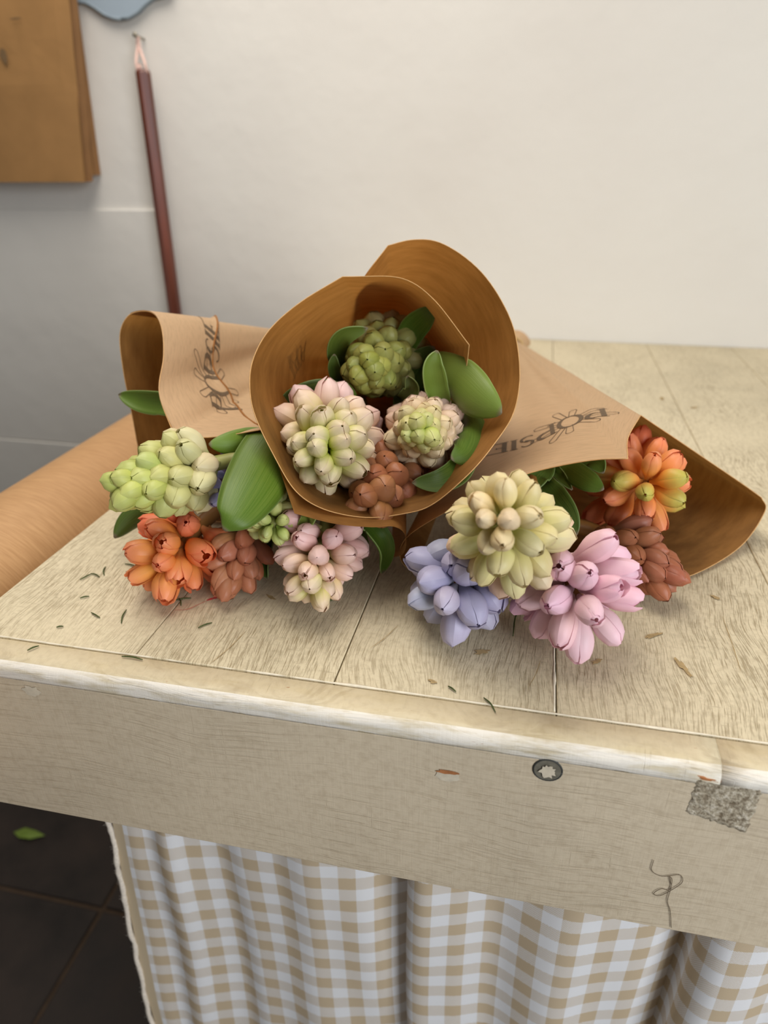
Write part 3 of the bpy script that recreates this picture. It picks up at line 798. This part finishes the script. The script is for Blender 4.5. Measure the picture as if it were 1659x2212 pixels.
def project_print(name, W, bvh, fb, start, end, upref, h, mat, off=0.00035, rev=False, slant=0.0):
    """lay the logo on a paper: start/end pixels give the base line on the sheet, h the cap height"""
    def hit(px):
        return fb.ray_cast(CAM, ray(*px).normalized())
    a = hit(start); b = hit(end); c = hit(((start[0] + end[0]) / 2, (start[1] + end[1]) / 2))
    if not (a[0] and b[0] and c[0]): print('print missed', name); return
    n = c[1].normalized()
    if n.dot(CAM - c[0]) < 0: n = -n
    ux = (b[0] - a[0]); ux = (ux - n * ux.dot(n)).normalized()
    uy = n.cross(ux)
    u = hit(upref)[0]
    if u and (u - c[0]).dot(uy) < 0: uy = -uy
    quads, L = logo(); sc = (b[0] - a[0]).length / L
    vs, fs = [], []
    A0 = c[0] - ux * (sc * L / 2)
    for qd in quads:
        pp = []
        for v in qd:
            p = A0 + ux * ((v.x + slant * v.y) * sc) + uy * (v.y * h)
            r = bvh.ray_cast(p + n * .05, -n, .12)
            if not r[0]: break
            nn = r[1] if r[1].dot(n) > 0 else -r[1]
            pp.append(r[0] + nn * (off if not rev else -off))
        if len(pp) == 4:
            if max((pp[i] - pp[(i + 1) % 4]).length for i in range(4)) > .012: continue
            k = len(vs); vs += pp; fs.append((k, k + 1, k + 2, k + 3))
    mobj(name, vs, fs, mat, W['root'], smooth=False)
project_print('printed_logo', W_R, W_R['bvh'], W_R['bvh'], (1303, 884), (1045, 968), (1205, 950), 0.0225, M_INK)
allL = BVHTree.FromPolygons(W_L['vs'] + [v for v in ov[0]], W_L['fs'] + [tuple(i + len(W_L['vs']) for i in f) for f in ov[1]])
project_print('printed_logo', W_L, allL, W_L['bvh'], (497, 905), (447, 712), (430, 800), 0.017, M_INK, slant=0.1)
project_print('printed_logo', W_C, W_C['bvh'], W_C['bvh'], (662, 735), (615, 775), (640, 790), 0.015, M_INKT, rev=True)

# ------------------------------------------------------------------ florets
def floret_mesh(name, opn, mat, asp, keel=0.16, seed=0, bend=0.08):
    """unit-length six-tepal floret along +z; asp = width / length; opn 0 closed .. 1 flared tips"""
    R = random.Random(seed)
    keys = [(0, .28), (.14, .34), (.28, .50), (.44, .82), (.6, 1.0), (.75, .97), (.88, .80), (.955, .54), (1.0, .05)]
    keyo = keys[:5] + [(.75, .99), (.88, .96), (.955, .96), (1.0, .98)]
    def R1(s, ks):
        for (a, x), (b, y) in zip(ks, ks[1:]):
            if s <= b: t = (s - a) / (b - a); t = t * t * (3 - 2 * t) * .4 + t * .6; return lerp(x, y, t)
        return ks[-1][1]
    def RR(s, o): return lerp(R1(s, keys), R1(s, keyo), o)
    vs, fs, uv = [], [], []; NS, NA = 11, 4
    for k in range(6):
        outer = k < 3; th0 = math.radians(120 * (k % 3) + (0 if outer else 60) + R.uniform(-6, 6))
        ls = 1.0 + R.uniform(-.03, .03) - (0 if outer else .02); lay = 1.0 if outer else 0.935
        curl = R.uniform(.0, .16) * opn; oo = opn if outer else opn * .25
        wmax = math.radians(65 if outer else 62); kl = keel * R.uniform(.7, 1.2) if outer else 0.02
        for half in (-1, 1):                      # two halves meet in a keel line
            o = len(vs)
            for i in range(NS + 1):
                s = i / NS
                wd = wmax * (1 if s < .5 else lerp(1, math.sqrt(max(0.015, 1 - ((s - .5) / .515) ** 2.2)), .15 + .85 * min(1, oo * 1.3)))
                for j in range(NA + 1):
                    a = j / NA * half; th = th0 + a * wd
                    r = RR(s, oo) * lay * (1 + kl * (1 - abs(a)) * math.sin(math.pi * min(1, s * .92)) + (.030 * a if outer else 0) * min(1, s * 2.5) - .045 * abs(a) ** 8) * asp / 2
                    r += curl * asp * max(0, s - .72) ** 1.3 * 3
                    vs.append((math.cos(th) * r + bend * s * s, math.sin(th) * r, s * ls)); uv.append((a * .5 + .5, s))
            for i in range(NS):
                for j in range(NA):
                    a_ = o + i * (NA + 1) + j; q_ = (a_, a_ + 1, a_ + NA + 2, a_ + NA + 1)
                    fs.append(q_ if half > 0 else q_[::-1])
    me = bpy.data.meshes.new(name); me.from_pydata(vs, [], fs)
    l = me.uv_layers.new(name='UVMap')
    for i, lp in enumerate(me.loops): l.data[i].uv = uv[lp.vertex_index]
    me.polygons.foreach_set('use_smooth', [True] * len(me.polygons)); me.materials.append(mat); me.update()
    return me

def leaf(pts, width, parent, neck=None, color=(96, 132, 44), fold=0.35, face=None, tipw=0.0, thick=0.0007, shape='blade', roll=0.0, prof=None):
    """strap leaf along a path of pixel specs; cross-section channelled by 'fold' and turned by 'roll' about its midline"""
    raw = [pt(p) for p in pts]
    if neck is not None:
        b_ = raw[0].lerp(neck, .22); b_.z = max(Z0 + .006, b_.z - .004); raw = [b_] + raw
    path = catmull(raw, 8); n = len(path); NA = 8; vs, fs, uv = [], [], []
    nrm0 = face
    for i, p in enumerate(path):
        d = (path[min(i + 1, n - 1)] - path[max(i - 1, 0)]).normalized()
        nm = Vector(face) if face else (CAM - p); nm = (nm - d * nm.dot(d)).normalized()
        sd = d.cross(nm); rq = Quaternion(d, math.radians(roll)); nm = rq @ nm; sd = rq @ sd
        t = i / (n - 1)
        wv = prof(t) if prof else (min(1, .62 + .75 * t) if t < .5 else 1.0) * max(0, 1 - max(0, (t - .5) / .5) ** 2.4) ** .72
        ww = max(wv * width / 2, .0004)
        for j in range(NA + 1):
            a = j / NA * 2 - 1
            ang = a * fold * 1.3
            if abs(fold) > 1e-3: xo = math.sin(ang) / (fold * 1.3); zo = (1 - math.cos(ang)) / (fold * 1.3)
            else: xo, zo = a, 0
            q = p + sd * (xo * ww) + nm * (zo * ww)
            q.z = max(q.z, Z0 + .0012)
            vs.append(q); uv.append((j / NA, t))
    for i in range(n - 1):
        for j in range(NA): a_ = i * (NA + 1) + j; fs.append((a_, a_ + 1, a_ + NA + 2, a_ + NA + 1))
    o = mobj('leaf', vs, fs, M_LEAF, parent, uv)
    o.color = lin(color[0], color[1] * .9, color[2] * .85)
    md = o.modifiers.new('thickness', 'SOLIDIFY'); md.thickness = thick; md.offset = 0
    return o

HY = 'hyacinths wrapped in kraft paper'
def hyacinth(label, base, tip, neck, N, L, asp, alpha, cols, meshes, stem_mat=None, leaves=(), seed=1, taper=0.65, jit=0.16, rs=0.006, droop=0.0, first=0.0, aexp=2.0, sat=1.0):
    """base/tip: pixel specs of the flower spike; alpha=(deg at base, deg at tip); cols: function(u, rnd, phi)->rgb; meshes: list of floret meshes by openness"""
    R = random.Random(seed); B, T = pt(base), pt(tip); A = (T - B); H = A.length; A.normalize()
    root = empty('hyacinth', B); tag(root, label, 'hyacinth', HY)
    a = A.orthogonal().normalized(); b = A.cross(a)
    back = (neck - B); tail = B + back * 0.62
    mid = B - A * min(.05, back.length * .25)
    tail.z = max(tail.z, Z0 + .012); mid.z = max(mid.z, Z0 + .012)
    sm = stem_mat or M_STEM
    path = catmull([tail, mid, B, B + A * H * .5, B + A * H * .92], 5)
    tube('stem', path, lambda t: rs * .85 if t < .7 else rs * lerp(.85, .4, (t - .7) / .3), sm, root, 8)
    for i in range(N):
        u = lerp(first, 1.0, (i + .5) / N); phi = i * 2.39996 + seed
        al = math.radians(lerp(alpha[0], alpha[1], u ** aexp) + R.uniform(-7, 7))
        phi2 = phi + R.uniform(-jit, jit)
        rad = a * math.cos(phi2) + b * math.sin(phi2)
        d = (rad * math.sin(al) + A * math.cos(al)); d.z -= droop * (1 - u); d.normalize()
        s = L * lerp(1, taper, u ** 1.3) * R.uniform(.92, 1.08)
        p = B + A * (H * u * .96) + rad * (rs * .55 * (1 - .6 * u))
        tipz = (p + d * s).z - s * asp * .42
        if tipz < Z0 + .002:                         # florets rest on the boards
            d.z += (Z0 + .002 - tipz) / s; d.normalize()
        mz = (p + d * s * .6).z - s * asp * .5
        if mz < Z0 + .001: p.z += Z0 + .001 - mz
        me = meshes[min(len(meshes) - 1, int(R.random() * len(meshes)))] if not callable(meshes) else meshes(u, R)
        o = bpy.data.objects.new('floret', me); COL.objects.link(o); o.parent = root
        q = d.to_track_quat('Z', 'Y') @ Quaternion((0, 0, 1), R.uniform(0, 6.283))
        o.rotation_mode = 'QUATERNION'; o.rotation_quaternion = q; o.location = p - B
        k = R.uniform(.93, 1.08); o.scale = (s * k, s * k, s)
        c = cols(u, R, d); g_ = sum(c) / 3; o.color = lin(*[max(0, min(250, (g_ + (x - g_) * 1.22) * sat)) for x in c])
    for lf in leaves: leaf(parent=root, neck=neck, **lf)
    return root
def mk(*stops):
    """colour along the spike (base -> tip) with jitter"""
    def f(u, R, d):
        x = u * (len(stops) - 1); i = min(int(x), len(stops) - 2)
        c = mixc(stops[i], stops[i + 1], x - i); j = R.uniform(-9, 9)
        return (c[0] + j + R.uniform(-4, 4), c[1] + j + R.uniform(-4, 4), c[2] + j + R.uniform(-5, 5))
    return f
MP = dict(
    lime=petal('petal_lime', lin(214, 212, 160), lin(176, 200, 84), .35, .5),
    olive=petal('petal_olive', lin(146, 150, 80), lin(168, 176, 88), .35, .35),
    blush=petal('petal_blush', lin(240, 206, 206), lin(206, 208, 104), .65, .75),
    blushg=petal('petal_blush_green', lin(232, 206, 190), lin(196, 204, 104), .4, .6),
    brown=petal('petal_brown', lin(172, 100, 78), lin(150, 124, 62), .45, .35, .12),
    orange=petal('petal_orange', lin(244, 142, 122), lin(246, 190, 112), .6, .5),
    orangeg=petal('petal_orange_green_tip', lin(190, 196, 96), lin(240, 170, 84), .85, .5),
    pink=petal('petal_pink', lin(246, 196, 216), lin(232, 200, 190), .5, .4),
    cream=petal('petal_cream', lin(240, 214, 190), lin(206, 212, 108), .4, .7),
    lav=petal('petal_lavender', lin(204, 198, 226), lin(196, 194, 196), .45, .5))
def fam(key, asp, opens, keel=.17, bend=.08):
    return [floret_mesh('floret_' + key, o, MP[key], asp, keel, i * 7 + 3, bend) for i, o in enumerate(opens)]

# ------------------------------------------------------------------ left bouquet
F_lime = fam('lime', .50, (0, .05, 0, .15)); F_or = fam('orange', .45, (.3, .5, .2, .7)); F_br = fam('brown', .41, (0, 0, .05))
F_bl = fam('blush', .45, (0, .12, .3, .06)); F_bg = fam('blushg', .50, (0, .03, .08)); F_ol = fam('olive', .56, (0, 0, .05), .2, .03)
F_pk = fam('pink', .44, (.35, .5, .2, .65)); F_cr = fam('cream', .45, (0, .1, .22)); F_lv = fam('lav', .48, (0, .15, .08)); F_og = fam('orangeg', .46, (.05, .15))

hyacinth('lime green budded hyacinth lying over the orange one at the far left', (470, 1000, .432), (300, 1052, .405), NECK_L, 42, .0285, .6, (50, 14),
         mk((226, 214, 184), (208, 206, 146), (197, 202, 120), (192, 199, 110)), F_lime, seed=3, taper=.8,
         leaves=[dict(pts=[(395, 875, .49), (345, 872, .497), (300, 866, .505), (256, 852, .51)], width=.0185, fold=.6, color=(92, 134, 46)),
                 dict(pts=[(375, 1090, 'z', .036), (330, 1102, 'z', .032), (285, 1126, 'z', .026), (247, 1162, 'z', .018)], width=.023, fold=-.9, color=(66, 100, 34), roll=-20)])
hyacinth('orange hyacinth with half-open florets resting on the table at the left', (440, 1128, 'z', .034), (362, 1212, 'z', .026), NECK_L, 22, .0335, .54, (66, 16),
         mk((238, 142, 92), (244, 160, 90), (242, 170, 94)), F_or, M_STEMO, seed=8, taper=.85, droop=.3)
hyacinth('russet closed-bud hyacinth between the orange and blush ones at the left', (540, 1132, 'z', .036), (506, 1232, 'z', .018), NECK_L, 24, .0275, .5, (38, 10),
         mk((158, 110, 84), (170, 120, 90), (174, 122, 94)), F_br, M_STEMO, seed=5, taper=.9)
hyacinth('pale green hyacinth mostly hidden under the broad leaf', (572, 1080, .446), (596, 1138, .412), NECK_L, 26, .020, .6, (64, 25),
         mk((214, 208, 168), (196, 202, 134), (190, 200, 122)), F_lime, seed=11,
         leaves=[dict(pts=[(615, 930, .452), (580, 985, .422), (545, 1050, .395), (508, 1112, .380), (484, 1146, .380)], width=.041, fold=-.45, color=(80, 122, 34), roll=8, prof=lambda t: math.sin(math.pi * (.22 + .775 * t)) ** .8),
                 dict(pts=[(590, 940, .452), (540, 950, .440), (495, 958, .432), (451, 960, .428)], width=.0175, fold=-.6, color=(98, 146, 42))])
hyacinth('blush pink hyacinth with yellow-green tip at the front centre left', (705, 1140, 'z', .046), (678, 1250, 'z', .030), NECK_L, 36, .0270, .6, (82, 20),
         mk((228, 190, 186), (236, 200, 192), (232, 206, 178), (214, 208, 132)), F_bl, seed=6, taper=.78, droop=.3,
         leaves=[dict(pts=[(600, 1130, 'z', .030), (584, 1170, 'z', .024), (574, 1215, 'z', .014), (578, 1252, 'z', .006)], width=.014, fold=.9, color=(56, 96, 32), roll=40),
                 dict(pts=[(770, 1110, 'z', .050), (800, 1145, 'z', .046), (826, 1185, 'z', .034), (826, 1238, 'z', .006)], width=.020, fold=1.0, color=(80, 136, 42), roll=-38),
                 dict(pts=[(672, 1100, 'z', .064), (664, 1122, 'z', .060), (640, 1152, 'z', .050)], width=.010, fold=.8, color=(120, 146, 66)),
                 dict(pts=[(775, 1120, 'z', .04), (782, 1150, 'z', .034), (797, 1188, 'z', .024)], width=.006, fold=.5, color=(84, 116, 48))])
hyacinth('lavender hyacinth glimpsed behind the broad leaf at the left', (560, 1000, .50), (476, 1062, .425), NECK_L, 22, .021, .55, (66, 25),
         mk((176, 172, 214), (186, 184, 224)), F_lv, seed=13)

# ------------------------------------------------------------------ middle bouquet
hyacinth('tight olive green budded hyacinth at the top of the middle cone', (842, 758, .545), (800, 796, .466), NECK_C, 50, .0275, .56, (80, 10),
         mk((186, 178, 156), (164, 161, 108), (160, 160, 98), (156, 160, 90)), F_ol, seed=4, taper=.80, rs=.010,
         leaves=[dict(pts=[(868, 760, .52), (890, 715, .500), (915, 688, .488), (938, 664, .482)], width=.020, fold=.35, color=(76, 120, 36)),
                 dict(pts=[(740, 800, .51), (726, 760, .488), (742, 726, .474), (795, 708, .470)], width=.0165, fold=.5, color=(88, 116, 44), roll=25),
                 dict(pts=[(735, 820, .50), (722, 795, .484), (722, 765, .478)], width=.010, fold=.5, color=(64, 96, 34)),
                 dict(pts=[(880, 840, .53), (908, 790, .512), (938, 748, .502)], width=.024, fold=.2, color=(44, 78, 24))])
hyacinth('blush and yellow-green hyacinth with opening florets on the left of the middle cone', (706, 948, .468), (706, 970, .402), NECK_C, 44, .0375, .45, (88, 14),
         mk((240, 208, 204), (236, 212, 186), (226, 216, 150), (206, 210, 108), (200, 208, 100)), F_bl, seed=9, taper=.66, rs=.007,
         leaves=[dict(pts=[(610, 905, .475), (640, 870, .466), (690, 846, .464), (745, 835, .47)], width=.020, fold=.3, color=(46, 78, 26)),
                 dict(pts=[(762, 880, .48), (742, 852, .462), (722, 834, .452)], width=.017, fold=-.6, color=(92, 130, 44))])
hyacinth('blush hyacinth with a lime crown on the right of the middle cone', (924, 946, .500), (908, 930, .418), NECK_C, 80, .0275, .54, (84, 10),
         mk((234, 202, 194), (234, 204, 190), (232, 206, 184), (226, 208, 164), (186, 202, 88)), F_bg, seed=12, taper=.74, rs=.0085,
         leaves=[dict(pts=[(948, 870, .475), (938, 828, .455), (934, 790, .446), (944, 757, .442)], width=.0185, fold=.75, color=(106, 140, 56), roll=14),
                 dict(pts=[(945, 800, .478), (985, 822, .455), (1030, 862, .436), (1084, 893, .428)], width=.033, fold=-.6, color=(118, 154, 70), roll=20),
                 dict(pts=[(1012, 905, .47), (1020, 940, .446), (1006, 975, .432), (974, 992, .426)], width=.020, fold=-.4, color=(74, 116, 38)),
                 dict(pts=[(1000, 985, .455), (990, 1018, .434), (950, 1040, .424), (890, 1043, .424)], width=.018, fold=.5, color=(66, 104, 34), roll=10),
                 dict(pts=[(868, 870, .49), (892, 842, .474), (880, 812, .470)], width=.014, fold=.8, color=(72, 88, 44), roll=-20)])
hyacinth('russet bud hyacinth low in the middle cone', (858, 1000, .470), (808, 1082, .418), NECK_C, 28, .0245, .58, (66, 20),
         mk((148, 106, 78), (162, 118, 84), (168, 124, 86)), fam('brown', .62, (0, 0, .05)), M_STEMO, seed=15, taper=.9)

# ------------------------------------------------------------------ right bouquet
hyacinth('lavender blue hyacinth with large florets at the front middle', (1030, 1180, 'z', .044), (980, 1276, 'z', .032), NECK_R, 20, .0330, .58, (72, 26),
         mk((186, 182, 200), (186, 187, 208), (194, 193, 210)), F_lv, M_STEMO, seed=21, taper=.95, droop=.55)
hyacinth('cream and yellow-green hyacinth with long florets in the right wrap', (1106, 1162, 'z', .068), (1080, 1116, 'z', .104), NECK_R, 34, .0310, .5, (92, 22),
         mk((234, 208, 186), (222, 215, 152), (226, 219, 158), (236, 217, 176)), F_cr, seed=17, taper=.66, rs=.007, droop=.35)
hyacinth('pink hyacinth with flaring florets at the front right', (1208, 1196, 'z', .050), (1258, 1304, 'z', .040), NECK_R, 23, .0350, .52, (82, 26),
         mk((240, 206, 216), (246, 214, 222), (248, 220, 222)), F_pk, M_STEMO, seed=23, taper=.92, droop=.4)
hyacinth('orange hyacinth with green-tipped florets under the right paper edge', (1362, 1046, 'z', .044), (1404, 1042, 'z', .066), NECK_R, 24, .0360, .44, (88, 24),
         mk((240, 146, 96), (246, 166, 98), (244, 176, 100)), lambda u, R: R.choice(F_og) if R.random() < .12 + .25 * u else R.choice(F_or), M_STEMO, seed=29, taper=.72,
         leaves=[dict(pts=[(1190, 985, .475), (1230, 1012, .452), (1270, 1038, .436), (1304, 1058, .430)], width=.0165, fold=-.5, color=(74, 116, 38), roll=-10),
                 dict(pts=[(1255, 975, .47), (1285, 995, .452), (1304, 1022, .444)], width=.014, fold=.4, color=(66, 106, 36)),
                 dict(pts=[(1190, 1000, .475), (1212, 1030, .456), (1236, 1058, .446)], width=.009, fold=.9, color=(60, 92, 34))])
hyacinth('russet closed-bud hyacinth on the paper beside the pink one at the right', (1290, 1150, 'z', .030), (1402, 1222, 'z', .024), NECK_R, 28, .0285, .5, (46, 12),
         mk((132, 92, 70), (152, 106, 80), (162, 112, 86)), F_br, M_STEMO, seed=31, taper=.95,
         leaves=[dict(pts=[(1160, 1030, .470), (1190, 1075, .448), (1220, 1115, .436), (1246, 1156, .430)], width=.0215, fold=.3, color=(54, 92, 30)),
                 dict(pts=[(1175, 1000, .470), (1160, 1030, .452), (1150, 1060, .446)], width=.016, fold=.4, color=(50, 86, 30))])

# ------------------------------------------------------------------ clippings on the table
clips = [((173, 1252), (196, 1240)), ((196, 1239), (215, 1246)), ((228, 1224), (225, 1242)), ((270, 1218), (299, 1226)), ((272, 1235), (280, 1242)), ((197, 1323), (216, 1334)),
         ((273, 1317), (262, 1346)), ((380, 1296), (413, 1292)), ((387, 1292), (391, 1308)), ((428, 1356), (458, 1345)), ((122, 1355), (137, 1353)), ((59, 1405), (84, 1395)),
         ((173, 1292), (193, 1288)), ((263, 1418), (308, 1425)), ((1045, 1507), (1070, 1538)), ((1145, 1290), (1108, 1374)), ((930, 1332), (950, 1330)), ((968, 1482), (985, 1494)), ((700, 1306), (735, 1290))]
where = ['bent beside the roll', 'end to end with another left of the orange flower', 'upright sliver left of the orange flower', 'touching the orange hyacinth', 'tiny curl below the orange hyacinth',
         'short curl near the left table edge', 'straight blade left of the red scuff', 'lying across another beside the red scuff', 'crossed under another by the red scuff', 'double blade below the red scuff',
         'short one near the left front', 'on the front edge strip at far left', 'faint one mid left', 'long one on the front seam at left', 'on the front seam at right of centre', 'long dark one between lavender and pink flowers',
         'beneath the lavender hyacinth', 'tiny one near the front seam', 'under the blush hyacinth']
for k, ((a, b), wh) in enumerate(zip(clips, where)):
    A, B = PZ(*a, .0009), PZ(*b, .0009); Mi = (A + B) / 2 + Vector((0, 0, .0004)) + (B - A).cross(Vector((0, 0, 1))) * random.Random(k).uniform(-.08, .08)
    o = tube('stem_clipping', catmull([A, Mi, B], 5), lambda t: 0.00048 * math.sin(math.pi * (.2 + .6 * t)), M_CLIP, None, 6)
    tag(o, 'dark green clipping, ' + wh, 'clipping', 'plant clippings on the table')
th = [(1412, 1858), (1408, 1880), (1430, 1893), (1468, 1890), (1474, 1905), (1455, 1920), (1425, 1935), (1412, 1930), (1428, 1920), (1446, 1922), (1452, 1900), (1446, 1895), (1450, 1915), (1442, 1945), (1448, 1968), (1450, 2004)]
o = tube('loose_thread', catmull([PY(x, y, YF - .0006) for x, y in th], 5), 0.00017, M_HAIR, None, 5)
tag(o, 'thin looped dark thread stuck on the cream front board', 'thread')
fg = [Vector((-0.862, 0.75, 0.0)), ]
c0 = PZ(60, 1806, -Z0); vs = [c0 + Vector(v) for v in ((-.03, .0, .003), (-.012, .011, .007), (.012, .010, .006), (.034, .006, .003), (.012, -.008, .005), (-.012, -.009, .004), (0, 0, .009))]
o = mobj('fallen_leaf', vs, [(6, 0, 1), (6, 1, 2), (6, 2, 3), (6, 3, 4), (6, 4, 5), (6, 5, 0)][::1], plain('fallen_leaf_green', lin(110, 132, 50), 0.6), None, smooth=False)
tag(o, 'green leaf scrap fallen on the dark floor tile', 'leaf')
